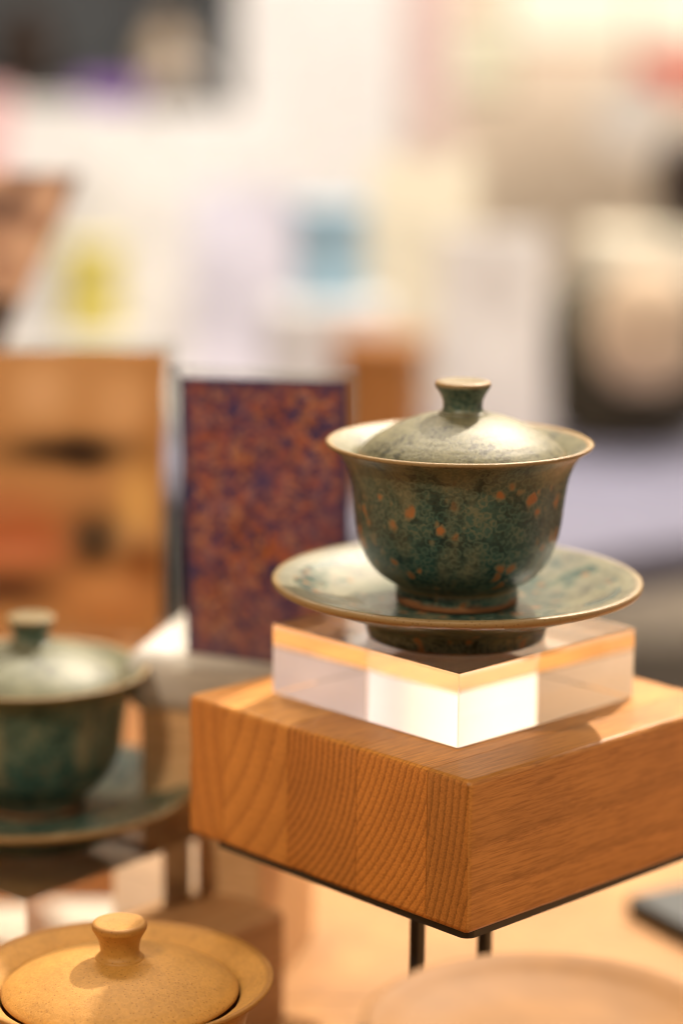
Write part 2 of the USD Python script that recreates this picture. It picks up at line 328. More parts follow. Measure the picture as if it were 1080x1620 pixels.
def saucer_profile(s=1.0):
    o = [(0.0, 0.0042), (0.026, 0.0040), (0.0305, 0.0030), (0.0312, 0.0003), (0.0322, 0.0001), (0.0336, 0.0008), (0.0343, 0.0040), (0.0352, 0.0062), (0.0395, 0.0088), (0.049, 0.0124), (0.060, 0.0164), (0.0670, 0.0188), (0.0694, 0.0200),
         (0.0699, 0.0212), (0.0694, 0.0223), (0.0680, 0.0225), (0.0650, 0.0218), (0.058, 0.0193), (0.049, 0.0163), (0.040, 0.0141), (0.032, 0.0132), (0.027, 0.0130), (0.0, 0.0130)]
    return spline(o, 150) * s


def bump01(x, c, w):
    return np.exp(-((x - c) / w) ** 2)


def make_cup(label, s, glz, loc, rz, seed, pale_lid=0.8, group=None, rim=RIM, name='lidded_tea_bowl', lid_shift=(0, 0), flat=1.0, lift=0.0, knob_w=1.0, lid_w=1.0):
    t = thing(name, label, 'tea bowl', loc, rz, group)
    p = cup_profile(s); z = p[:, 1] / s; r = p[:, 0] / s; idx = np.arange(len(p)); inside = idx > np.argmax(r)
    lip = np.clip(bump01(z, 0.0613, 0.0011) * (r > 0.047) * 0.95, 0, 1)
    pale = np.where(inside, 0.75, np.clip((z - 0.050) / 0.008, 0, 1) * 0.45 + 0.32 * bump01(z, 0.0085, 0.0028))
    clay = ((z < 0.0034) & ~inside) * 0.92
    lip = np.maximum(lip, 0.75 * bump01(z, 0.0068, 0.0007) * ~inside)
    v, f = lathe(p, 192, 0.00022 * s, seed)
    tone = per_profile(np.stack([lip, pale, clay], 1), 192)
    # the bare clay line and pale runs near the foot wander round the bowl
    ang = np.arctan2(v[:, 1], v[:, 0]); wav = fbm(np.stack([np.cos(ang) * 2.2 + seed, np.sin(ang) * 2.2, 0 * ang], 1), 3, seed)
    zz = v[:, 2] / s; ins = np.repeat(inside, 192)
    tone[:, 2] = np.where(ins, 0, np.clip((0.0018 + 0.0030 * wav - zz) / 0.0006, 0, 1)) * 0.92
    tone[:, 1] = np.where(ins, tone[:, 1], np.clip(tone[:, 1] + 0.8 * np.clip((wav - 0.52) * 7, 0, 1) * bump01(zz, 0.0125, 0.0042), 0, 1))
    run = fbm(np.stack([np.cos(ang) * 3.5 + seed, np.sin(ang) * 3.5, zz * 28], 1), 4, seed + 2)
    tone[:, 1] = np.where(ins, tone[:, 1], np.clip(tone[:, 1] + 0.55 * np.clip((run - 0.50) * 6, 0, 1) * np.clip((zz - 0.010) / 0.01, 0, 1), 0, 0.95))
    bowl = obj('bowl', (v, f), glz, t, smooth=True, tone=tone)
    lp = lid_profile(s); lz = lp[:, 1] / s; lr = lp[:, 0] / s
    v, f = lathe(lp, 192, 0.00016 * s, seed + 3); v = v * [lid_w, lid_w, flat] + [lid_shift[0], lid_shift[1], (0.0603 + lift) * s]
    pl_ = np.where(np.arange(len(lp)) > 40, pale_lid, 0.4)
    lid = obj('lid', (v, f), glz, t, smooth=True, tone=per_profile(np.stack([0.6 * bump01(lr, 0.0386, 0.0006), pl_, 0 * lr], 1), 192))
    kp = knob_profile(s); kz = kp[:, 1] / s
    v, f = lathe(kp, 96, 0.0001 * s, seed + 7); v = v * [knob_w, knob_w, 1] + [lid_shift[0], lid_shift[1], (0.0603 + lift - 0.0118 * (1 - flat)) * s]
    tn = np.stack([0.85 * bump01(kz, 0.0232, 0.0010) * (kp[:, 0] / s > 0.009) + 0.35 * (kz > 0.0233) + 0.3 * bump01(kz, 0.0122, 0.0008), 0.15 + 0.5 * (kz > 0.0233), 0 * kz], 1)
    obj('knob', (v, f), glz, lid, smooth=True, tone=per_profile(tn, 96))
    return t


def make_saucer(label, s, glz, loc, rz, seed, group=None):
    t = thing('saucer', label, 'saucer', loc, rz, group)
    p = saucer_profile(s); z = p[:, 1] / s; r = p[:, 0] / s; up = np.arange(len(p)) > np.argmax(r)
    lip = 0.9 * bump01(r, 0.0700, 0.0022) * (z > 0.0185)
    pale = np.where(up, 0.22 + 0.52 * np.clip((r - 0.030) / 0.014, 0, 1), 0.25)
    k = int(np.argmax((r > 0.0338) & ~up))
    v, f = lathe(p, 192, 0.00022 * s, seed)
    tone = per_profile(np.stack([lip, pale, ((z < 0.0012) & (r < 0.034)) * 0.9], 1), 192)
    bl = fbm(v / s * 130 + seed, 4, seed)
    tone[:, 1] = np.clip(tone[:, 1] - 0.85 * np.clip((bl - 0.45) * 6, 0, 1) * np.repeat(up * (r < 0.062), 192), 0, 1)
    # well and foot ring are pieces of their own
    a, b = k, int(np.argmax(up & (r < 0.029)))
    S = 192
    def piece(i0, i1):
        q = v[i0 * S:i1 * S]; n = i1 - i0
        i, j = np.meshgrid(np.arange(n - 1), np.arange(S), indexing='ij')
        p00 = (i * S + j).ravel(); p01 = (i * S + (j + 1) % S).ravel()
        return (q, np.vstack([np.stack([p00, p01, p01 + S], 1), np.stack([p00, p01 + S, p00 + S], 1)])), tone[i0 * S:i1 * S]
    m, tn = piece(a, len(p)); obj('dish', m, glz, t, smooth=True, tone=tn)
    m, tn = piece(0, a + 1); obj('foot_ring', m, glz, t, smooth=True, tone=tn)
    return t


cx, cy = 0.0438, 0.8894
sau = make_saucer('speckled green saucer with brown lip on the clear block on the tall stand', 1.0, TEAL, (cx, cy, ACR_TOP + 0.0004), 20, 3)
cup = make_cup('teal glazed lidded tea bowl with rust spots, in focus on the tall stand', 1.0, TEAL, (cx, cy, ACR_TOP + 0.0004 + 0.0131), 0, 1, lid_shift=(0.001, -0.0005))

# the second teal set, behind on the left
lr_ = W(50, 1057, 1.03); lz = lr_[2] - 0.0611
cup2 = make_cup('blurred teal lidded tea bowl at the left edge, behind the mustard one', 1.0, TEAL2, (lr_[0], lr_[1], lz), 130, 51)
sau2 = make_saucer('blurred green saucer under the left teal tea bowl', 1.0, TEAL2, (lr_[0], lr_[1], lz - 0.0131), 150, 57)
A2T = lz - 0.0131 - 0.0005
a2 = W(40, 1432, 0.985); a2z = A2T
ra = (EYE - a2); a2f = EYE + (W(40, 1425, 1.0) - EYE) * ((A2T - H) / (W(40, 1425, 1.0)[2] - H))   # front corner of the second clear block
A2 = 0.10; th2 = math.radians(50); R2 = np.array([math.cos(th2), math.sin(th2), 0]); L2 = np.array([-math.sin(th2), math.cos(th2), 0])
a2c = a2f + (R2 + L2) * A2 / 2
acr2 = thing('acrylic_block', 'clear acrylic block under the left teal saucer, on the low wooden riser', 'acrylic block', (a2c[0], a2c[1], A2T - 0.0255), 50)
obj('block', rounded_box(A2, A2, 0.0252, 0.0003, 8), ACRYLIC, acr2, smooth=False)
r2t = A2T - 0.0258
rc = W(452, 1442, 1.0); rc = EYE + (rc - EYE) * ((r2t - H) / (rc[2] - H)); RA = 0.125
rcc = rc - (R2 - L2) * RA / 2
ris = thing('wooden_riser', 'low brown wooden riser block under the left clear block', 'riser', (rcc[0], rcc[1], 0), 50)
RW = [wood(f'riser_wood_{k}', (0.42 - 0.04 * k, 0.215, 0.085), (0.28, 0.13, 0.045), 0.005, (0, 0.04 * k, -0.12), (0.01, 0.01), 1.5, 0.5, 0.6) for k in range(2)]
rb = rounded_box(RA, RA, max(r2t, 0.01), 0.002, 12)
for k in range(2):
    s_ = m3.Manifold.cube([0.4, 0.0998, 0.3]).translate([-0.2, -0.1 + 0.1 * k + 0.0001, -0.1])
    obj('board', rb ^ s_, RW[k], ris, smooth=40)
print('riser', rcc, 'acrylic 2', a2c)

# the mustard set, front left
ys = 1.112; yr = W(190, 1545, 0.872); yz = yr[2] - 0.0611 * ys
cup3 = make_cup('mustard yellow lidded tea bowl at the lower left, standing on the table', ys, MUSTARD, (yr[0], yr[1], yz), 40, 21, pale_lid=0.6, flat=0.74, lift=-0.0012, knob_w=0.87, lid_w=0.995)
sau3 = make_saucer('mustard yellow saucer under the mustard tea bowl', ys * 0.97, MUSTARD, (yr[0], yr[1], yz - 0.0131 * ys * 0.97 - 0.0001), 10, 27)
yb_ = yz - 0.0131 * ys * 0.97 - 0.0001
print('mustard saucer base', yb_, 'left acrylic top', A2T, 'riser top', r2t)

# ------------------------------------------------------------------ nearest things, lower right
dl = W(868, 1622, 0.70)
TAN = plain('tan_stoneware', (0.27, 0.128, 0.036), 0.6, 0.25, 0.1, 60)
dish = thing('tan_dish', 'shallow tan stoneware dish, out of focus at the bottom right edge', 'dish', (dl[0], dl[1], dl[2] - 0.02), 0)
dp = spline([(0, 0.002), (0.025, 0.0018), (0.028, 0), (0.030, 0.0005), (0.040, 0.0085), (0.050, 0.0165), (0.0530, 0.0192), (0.0540, 0.0202), (0.0532, 0.0210), (0.0515, 0.0207), (0.042, 0.0172), (0.028, 0.0148), (0.0, 0.0142)], 90)
v, f = lathe(dp, 128, 0.0003, 41)
obj('bowl', (v, f), TAN, dish, smooth=True)
tz = dl[2] - 0.02
tray = thing('slate_tray', 'dark slate tray under the tan dish at the bottom right', 'tray', (dl[0] - 0.004, dl[1] + 0.004, tz - 0.0122), 0)
tp = spline([(0, 0.004), (0.045, 0.004), (0.048, 0.0), (0.052, 0.0), (0.060, 0.006), (0.0640, 0.0105), (0.0640, 0.0125), (0.0620, 0.0128), (0.055, 0.0121), (0.0, 0.0121)], 60)
v, f = lathe(tp, 96); obj('plate', (v, f), SLATE, tray, smooth=True)
low = thing('tray_riser', 'low wooden riser block under the dark tray', 'riser', (dl[0], dl[1] - 0.01, 0), 30)
obj('block', rounded_box(0.10, 0.10, tz - 0.0124, 0.002, 12), RW[0], low)
if yb_ > 0.004:
    lo2 = thing('coaster', 'thin wooden coaster under the mustard saucer', 'coaster', (yr[0], yr[1], 0), 0)
    v, f = lathe([(0, 0), (0.036, 0), (0.0362, 0.0004), (0.0362, yb_ - 0.0006), (0.036, yb_ - 0.0002), (0, yb_ - 0.0002)], 72); obj('disc', (v, f), RW[1], lo2, smooth=40)

# ------------------------------------------------------------------ printed boards in clear stands
def sheet(bl, br, tl, thick, mat_, parent, name, tone=None, nx=1, ny=1, back=0.0, grow=0.0):
    """flat sheet through three corners; thick towards its back"""
    bl, br, tl = map(np.array, (bl, br, tl)); u, v_ = br - bl, tl - bl
    nrm = np.cross(u, v_); nrm /= np.linalg.norm(nrm)
    bl = bl - nrm * back - u / np.linalg.norm(u) * grow - v_ / np.linalg.norm(v_) * grow * 0
    u = u + u / np.linalg.norm(u) * 2 * grow; v_ = v_ + v_ / np.linalg.norm(v_) * grow
    gx, gy = np.meshgrid(np.linspace(0, 1, nx + 1), np.linspace(0, 1, ny + 1))
    top = bl + gx.ravel()[:, None] * u + gy.ravel()[:, None] * v_; n = len(top)
    bot = top - nrm * thick; f = []
    idx = np.arange(n).reshape(ny + 1, nx + 1)
    a, b, c, d = idx[:-1, :-1].ravel(), idx[:-1, 1:].ravel(), idx[1:, 1:].ravel(), idx[1:, :-1].ravel()
    f = [np.stack([a, b, c], 1), np.stack([a, c, d], 1), np.stack([a, c, b], 1) + n, np.stack([a, d, c], 1) + n]
    ring = np.r_[idx[0, :-1], idx[:-1, -1], idx[-1, :0:-1], idx[:0:-1, 0]]; nx_ = np.roll(ring, -1)
    f += [np.stack([ring, ring + n, nx_ + n], 1), np.stack([ring, nx_ + n, nx_], 1)]
    g = np.stack([gx.ravel(), gy.ravel()], 1)
    tn = None
    if tone is not None:
        col = tone(g); tn = np.vstack([col, col])
    return obj(name, (np.vstack([top, bot]), np.vstack(f)), mat_, parent, smooth=False, tone=tn)


def foot_of(bl, br, depth, thick, parent, name='foot'):
    """the clear foot that a folded acrylic stand rests on"""
    bl, br = np.array(bl), np.array(br); u = br - bl; w = np.array([u[1], -u[0], 0]); w = w / np.linalg.norm(w) * depth
    c = np.array([bl + w * 0.6, br + w * 0.6, br - w, bl - w])
    pts = np.vstack([c - [0, 0, 0.0004], c - [0, 0, thick]])
    return obj(name, trimesh.convex.convex_hull(pts), PANE, parent, smooth=False)


PRINT = mat('mosaic_print', {'tc': ('texture_coordinate', {}), 'wn': ('noise_texture', {'scale': 70, 'detail': 3}), 'wm': ('vector_math', {'math_type': 'multiply_add', 'vector2': (0.012,) * 3}),
                             'n1': ('noise_texture', {'scale': 190, 'detail': 3, 'roughness': 0.6, 'distortion': 0.6}), 'v': ('voronoi_texture', {'scale': 330}), 'vs': ('separate_color', {}), 'n2': ('noise_texture', {'scale': 34, 'detail': 2}),
                             'a': ('mix_float', {'fac': 0.45}), 'r': ('rgb_ramp', {'ramp': [(0.2, (0.05, 0.05, 0.20)), (0.34, (0.07, 0.04, 0.12)), (0.42, (0.22, 0.06, 0.04)), (0.50, (0.68, 0.19, 0.06)), (0.58, (0.20, 0.075, 0.06)), (0.66, (0.78, 0.34, 0.16)), (0.8, (0.12, 0.10, 0.28))]}),
                             'r2': ('rgb_ramp', {'ramp': [(0.35, (0, 0, 0)), (0.65, (1, 1, 1))]}), 'm': ('mix_color', {'b': (0.10, 0.06, 0.20)}), 'k': ('math', {'math_type': 'multiply', 'value2': 0.65}),
                             'at': ('attribute', {'attribute': 'tone'}), 'sp': ('separate_color', {}), 'm2': ('mix_color', {'b': (0.05, 0.035, 0.12)}),
                             'p': ('principled_bsdf', {'roughness': 0.35})},
            [('tc.object', 'wm.vector3'), ('tc.object', 'wn.vector'), ('wn.color', 'wm.vector1'), ('wm.vector', 'v.vector'), ('tc.object', 'n1.vector'), ('v.color', 'vs.color'), ('n1.fac', 'a.a'), ('vs.r', 'a.b'), ('a.result', 'r.fac'),
             ('tc.object', 'n2.vector'), ('n2.fac', 'r2.fac'), ('r2.color', 'k.value1'), ('k.value', 'm.fac'), ('r.color', 'm.a'),
             ('at.color', 'sp.color'), ('sp.r', 'm2.fac'), ('m.result', 'm2.a'), ('m2.result', 'p.base_color')])
PHOTO = mat('printed_photo', {'at': ('attribute', {'attribute': 'tone'}), 'p': ('principled_bsdf', {'roughness': 0.35})}, [('at.color', 'p.base_color')])


def mosaic_edge(g):
    x, y = g[:, 0], g[:, 1]
    e = np.minimum(np.minimum(x * 0.6, (1 - x) * 0.6), np.minimum(y, 1 - y))
    c = np.clip((0.035 - e) / 0.02, 0, 1) * 0.85
    return np.stack([c, 0 * c, 0 * c], 1)


pb = thing('print_stand', 'clear stand holding a dark print mottled orange, red and blue', 'print stand', (0, 0, 0))
BL, TL, TR = W(296, 1043, 1.035), W(285, 597, 1.012), W(547, 605, 0.99)
BR = BL + (TR - TL)
sheet(BL, BR, TL, 0.0006, PRINT, pb, 'print', mosaic_edge, 40, 60)
sheet(BL, BR, TL, 0.0018, PANE, pb, 'back_pane', back=0.0012, grow=0.005)
sheet(BL, BR, TL, 0.0015, PANE, pb, 'front_pane', back=-0.0021, grow=0.005)
foot_of(BL, BR, 0.03, 0.002, pb)


def brown_photo(g):
    """a warm brown photograph of bowls, seen blurred: soft shapes"""
    x, y = g[:, 0], 1 - g[:, 1]
    c = np.tile(np.array([0.52, 0.27, 0.11]), (len(x), 1))
    def blob(cx_, cy_, sx, sy, col, k=1.0, p=2):
        nonlocal c
        w = np.exp(-(np.abs((x - cx_) / sx) ** p + np.abs((y - cy_) / sy) ** p))[:, None] * k
        c = c * (1 - w) + np.array(col) * w
    def px(x0, x1, y0, y1, col, k=1.0, p=2.4):
        blob(((x0 + x1) / 2 + 90) / 352, ((y0 + y1) / 2 - 556) / 448, (x1 - x0) / 704, (y1 - y0) / 896, col, k, p)
    px(-90, 270, 540, 690, (0.60, 0.33, 0.15)); px(215, 275, 560, 1010, (0.42, 0.19, 0.05), 0.7)
    px(5, 215, 684, 738, (0.045, 0.02, 0.008)); px(100, 170, 690, 745, (0.03, 0.012, 0.005))
    px(-90, 200, 742, 795, (0.55, 0.28, 0.12)); px(185, 252, 735, 850, (0.72, 0.42, 0.15))
    px(-90, 125, 795, 905, (0.46, 0.12, 0.045)); px(-60, 60, 770, 830, (0.52, 0.20, 0.09), 0.7)
    px(112, 195, 805, 905, (0.035, 0.014, 0.006)); px(195, 268, 850, 935, (0.22, 0.07, 0.015))
    px(-90, 112, 900, 960, (0.11, 0.03, 0.012)); px(92, 262, 898, 1000, (0.56, 0.24, 0.085))
    px(20, 110, 572, 664, (0.74, 0.46, 0.26)); px(150, 238, 590, 680, (0.70, 0.41, 0.21)); px(-40, 92, 846, 892, (0.60, 0.22, 0.11)); px(120, 215, 910, 960, (0.66, 0.32, 0.13))
    return np.clip(c * 1.2, 0, 0.9)


pc = thing('print_stand', 'clear stand with a warm brown printed photograph, at the left edge', 'print stand', (0, 0, 0))
BL2, TL2, TR2 = W(-90, 1004, 1.19), W(-90, 556, 1.165), W(262, 556, 1.155)
BR2 = BL2 + (TR2 - TL2)
sheet(BL2, BR2, TL2, 0.0006, PHOTO, pc, 'print', brown_photo, 60, 80)
sheet(BL2, BR2, TL2, 0.0018, PANE, pc, 'back_pane', back=0.0012, grow=0.005)
sheet(BL2, BR2, TL2, 0.0015, PANE, pc, 'front_pane', back=-0.0021, grow=0.005)
foot_of(BL2, BR2, 0.03, 0.002, pc)

# white plinth that both stands rest on
zt = min(BL[2], BR[2]) - 0.0022
pl_l = W(205, 1100, 1.02)
pln = thing('white_plinth', 'low white plinth with rounded edges under the mottled print', 'plinth', (pl_l[0] + 0.066, 1.035, 0.134), -14)
obj('block', rounded_box(0.125, 0.10, zt - 0.134, 0.012, 24), plain('off_white_plinth', (0.56, 0.53, 0.50), 0.6), pln)
rs2 = thing('wooden_riser', 'pale wooden riser block standing under the low white plinth', 'riser', (pl_l[0] + 0.040, 1.04, 0), -14)
obj('block', rounded_box(0.055, 0.09, 0.1337, 0.002, 12), BIRCH, rs2)
zt2 = min(BL2[2], BR2[2]) - 0.0022
pln2 = thing('plinth', 'wooden plinth behind the left tea bowl, under the brown photograph', 'plinth', (W(60, 1040, 1.25)[0] - 0.04, 1.26, 0), 0)
obj('block', rounded_box(0.17, 0.12, zt2, 0.003, 12), RW[0], pln2)

# brown patterned board leaning at the upper left
BROWNP = mat('brown_pattern', {'tc': ('texture_coordinate', {}), 'n': ('noise_texture', {'scale': 30, 'detail': 4, 'distortion': 1.5}), 'r': ('rgb_ramp', {'ramp': [(0.36, (0.14, 0.08, 0.065)), (0.5, (0.44, 0.27, 0.20)), (0.62, (0.66, 0.46, 0.35))]}), 'p': ('principled_bsdf', {'roughness': 0.5})},
             [('tc.object', 'n.vector'), ('n.fac', 'r.fac'), ('r.color', 'p.base_color')])
lb = thing('patterned_board', 'brown patterned board leaning at the upper left edge', 'board', (0, 0, 0))
q = [W(-400, 262, 1.44), W(126, 274, 1.42), W(2, 545, 1.43), W(-270, 1130, 1.45)]
n_ = np.cross(q[1] - q[0], q[3] - q[0]); n_ /= np.linalg.norm(n_)
obj('panel', trimesh.convex.convex_hull(np.vstack([q, np.array(q) + n_ * 0.004])), BROWNP, lb, smooth=False)
bq = [q[2] + (q[1] - q[2]) * 0.0, q[2] + (q[1] - q[2]) * 0.25, q[2] + (q[0] - q[2]) * 0.45 + (q[3] - q[2]) * 0.18, q[2] + (q[0] - q[2]) * 0.45]
obj('dark_band', trimesh.convex.convex_hull(np.vstack([np.array(bq) - n_ * 0.0005, np.array(bq) - n_ * 0.0015])), plain('dark_brown_band', (0.05, 0.035, 0.035)), lb, smooth=False)

# ------------------------------------------------------------------ the shop behind, far out of focus
floor = obj('floor', prism([(-4, 1.0), (4, 1.0), (4, 7), (-4, 7)], 0.02, frame4((1, 0, 0), (0, 1, 0), (0, 0, 1), (0, 0, -0.79))), plain('brown_floor', (0.026, 0.018, 0.013), 0.4), smooth=False)
tag(floor, 'dark brown shop floor', 'floor', kind='structure')
wall = obj('back_wall', prism([(-4, -0.77), (4, -0.77), (4, 2.2), (-4, 2.2)], 0.05, frame4((1, 0, 0), (0, 0, 1), (0, -1, 0), (0, 4.7, 0))), plain('peach_wall', (0.80, 0.66, 0.51), 0.7), smooth=False)
tag(wall, 'pale peach back wall of the shop', 'wall', kind='structure')

def covered_table(label, c, size, rot, m, name='cloth_covered_table', drape=False):
    t = thing(name, label, 'table', (c[0], c[1], 0), rot)
    obj('tabletop', rounded_box(size[0], size[1], 0.045, 0.008, 12).translate([0, 0, -0.055]), m, t)
    if drape:
        xs = np.linspace(-size[0] / 2, size[0] / 2, 121); w_ = 0.012 * np.sin(xs * 34) + 0.006 * np.sin(xs * 81 + 1); y_ = -size[1] / 2 - 0.022
        obj('cloth_front', prism([(a_, y_ + b_) for a_, b_ in zip(xs, w_)] + [(a_, y_ + 0.003 + b_) for a_, b_ in zip(xs[::-1], w_[::-1])], 0.74, frame4((1, 0, 0), (0, 1, 0), (0, 0, 1), (0, 0, -0.755))), m, t)
    for sx in (-1, 1):
        for sy in (-1, 1):
            obj('leg', rounded_box(0.05, 0.05, 0.714, 0.004, 8).translate([sx * (size[0] / 2 - 0.08), sy * (size[1] / 2 - 0.08), -0.77]), SLATE, t)


ta = math.radians(35.5); du, dv = np.array([math.cos(ta), math.sin(ta)]), np.array([-math.sin(ta), math.cos(ta)])
tc0 = np.array([0.11, 1.888])
covered_table('table under a pale lilac cloth behind the tea bowl, at the right', tc0 + du * 0.6 + dv * 0.36, (1.2, 0.72), 35.5, CLOTH)
covered_table('far table under a white cloth, behind the printed boards', (-0.80, 3.15), (1.5, 0.8), 0, WHITE, 'white_table', True)


def on_table(px, d):
    return W(px, 600, d)


def block_at(name, label, cat, x0, x1, y0, y1, d, depth, m, rot=0, bottom=None, r=0.006, part='box', topw=1.0, extra=None):
    """a thing whose front shows between two heights; it stands where its bottom is"""
    a, b = W(x0, (y0 + y1) / 2, d), W(x1, (y0 + y1) / 2, d); top = W((x0 + x1) / 2, y0, d)[2]
    z0 = W((x0 + x1) / 2, y1, d)[2] if bottom is None else bottom
    c = (a + b) / 2; t = thing(name, label, cat, (c[0], c[1] + depth / 2, z0), rot)
    w = (b - a)[0]
    mesh = rounded_box(w, depth, top - z0, min(r, w / 3, depth / 3, (top - z0) / 3), 12)
    if topw != 1.0:
        h_ = top - z0; mesh = mesh.warp(lambda p: (p[0] * (1 + (topw - 1) * p[2] / h_), p[1] * (1 + (topw - 1) * p[2] / h_), p[2]))
    obj(part, mesh, m, t)
    return t, w, top - z0


TT = -0.0095
PAPER = plain('white_paper', (0.80, 0.77, 0.75), 0.7, 0.3)
CREAM = plain('cream_paper', (0.80, 0.72, 0.56), 0.7, 0.3)
LILAC = plain('pale_lilac_paper', (0.74, 0.70, 0.80), 0.7, 0.3)
BLUE = plain('light_blue_card', (0.38, 0.60, 0.76), 0.5)
YELLOW = plain('yellow_card', (0.80, 0.68, 0.16), 0.5)
PINK = plain('pink_card', (0.80, 0.45, 0.45), 0.6)
ORANGE = plain('orange_wood', (0.50, 0.20, 0.05), 0.5)
BEIGE = plain('beige_cloth', (0.68, 0.52, 0.37), 0.8, 0.2)
OLIVE = plain('dark_olive_cloth', (0.075, 0.062, 0.038), 0.7, 0.3)
CHOC = plain('dark_brown_glaze', (0.03, 0.016, 0.010), 0.4)
GREYB = plain('blue_grey_shelf', (0.10, 0.105, 0.11), 0.6)


def bag(label, x0, x1, y0, d, m, depth, bottom=TT, lean=0.0, handle=True, seed=0, name='paper_bag'):
    a, b = W(x0, 400, d), W(x1, 400, d); top = W((x0 + x1) / 2, y0, d)[2]; h_ = top - bottom; w = (b - a)[0]
    t = thing(name, label, 'bag', ((a + b)[0] / 2, (a + b)[1] / 2 + depth / 2, bottom), lean)
    g = trimesh.creation.box([w, depth, h_]); g = g.subdivide().subdivide().subdivide(); v = np.array(g.vertices); v[:, 2] += h_ / 2
    k = v[:, 2] / h_
    v[:, 1] *= 1 - 0.75 * k ** 1.5; v[:, 0] *= 1 - 0.05 * k
    v[:, 1] += (fbm(v * 14 + seed, 3, seed) - 0.5) * 0.03 * k; v[:, 0] += (fbm(v * 11 + 9 + seed, 2, seed) - 0.5) * 0.02
    g.vertices = v; obj('body', g, m, t, smooth=30)
    if handle:
        for s in (-1, 1):
            ang = np.linspace(0, np.pi, 14); pts = np.stack([np.cos(ang) * w * 0.2, 0 * ang + s * depth * 0.1, h_ - 0.006 + np.sin(ang) * 0.06], 1)
            obj('handle', trimesh.util.concatenate([trimesh.creation.cylinder(0.0025, segment=[pts[i], pts[i + 1]], sections=8) for i in range(13)]), m, t)
    return t


bag('large white paper bag standing behind the printed boards', 120, 440, 175, 2.95, PAPER, 0.12, seed=3)
bag('pale lilac paper bag beside the large white bag', 300, 480, 300, 2.83, LILAC, 0.08, seed=8, handle=False)
bag('cream paper bag standing behind the knob of the tea bowl', 575, 760, 250, 2.6, CREAM, 0.10, seed=12)
bag('small white bag at the far left behind the brown board', 10, 140, 160, 3.05, PAPER, 0.10, seed=15, handle=False)
for lab, x0, x1, y0, y1, d, m, wl in (('light blue carton with a lid on a white box, in front of the pale bags', 468, 575, 345, 480, 2.5, BLUE, 'white box under the light blue carton'),
                                      ('bright yellow carton beside the leaning patterned board', 96, 188, 405, 535, 2.86, YELLOW, 'white box under the bright yellow carton')):
    zb_ = W(500, y1, d)[2]
    t, w, h_ = block_at('carton', lab, 'carton', x0, x1, y0, y1, d, 0.06, m, 5, zb_)
    obj('lid', rounded_box(w + 0.004, 0.064, 0.012, 0.002, 8).translate([0, 0, h_ + 0.0004]), m, t)
    t, w, h_ = block_at('white_box', wl, 'box', x0 - 45, x1 + 40, y1, 640, d, 0.10, PAPER, 5, TT)
    t.GetAttribute('xformOp:translate').Set(t.GetAttribute('xformOp:translate').Get() + Gf.Vec3d(0, -0.015, -0.0004))
t, w, h_ = block_at('wooden_box', 'orange brown wooden box on the lilac covered table, left of the knob', 'box', 540, 668, 560, 680, 2.2, 0.07, ORANGE, -12, TT)
obj('lid', rounded_box(w + 0.004, 0.074, 0.012, 0.002, 8).translate([0, 0, h_]), ORANGE, t)
bag('bright white paper bag on the lilac covered table, just right of the knob', 695, 875, 370, 2.38, PAPER, 0.09, seed=31, handle=False)


def lump(name, label, cat, x0, x1, y0, y1, d, m, seed, bottom=None, part='body', sq=2.6):
    a, b = W(x0, (y0 + y1) / 2, d), W(x1, (y0 + y1) / 2, d); z1 = W((x0 + x1) / 2, y0, d)[2]; z0 = W((x0 + x1) / 2, y1, d)[2] if bottom is None else bottom
    s = trimesh.creation.icosphere(4); v = np.array(s.vertices); n = (np.abs(v) ** sq).sum(1) ** (1 / sq); v = v / n[:, None]
    w = (b - a)[0] / 2; v = v * [w, w * 0.6, (z1 - z0) / 2]
    v *= (1 + 0.28 * (fbm(s.vertices * 2.2 + seed, 3, seed) - 0.5))[:, None]
    v[:, 2] = np.maximum(v[:, 2], -(z1 - z0) / 2) + (z1 - z0) / 2
    s.vertices = v; t = thing(name, label, cat, ((a + b)[0] / 2, (a + b)[1] / 2 + w * 0.6, z0)); obj(part, s, m, t, smooth=True); return t


lump('dark_bag', 'dark olive cloth bag slumped on the lilac covered table at the right', 'bag', 845, 1180, 445, 668, 2.45, OLIVE, 5, TT)
lump('cloth_pouch', 'beige cloth pouch lying on the dark olive bag', 'pouch', 948, 1110, 428, 572, 2.36, BEIGE, 9, TT + 0.075)

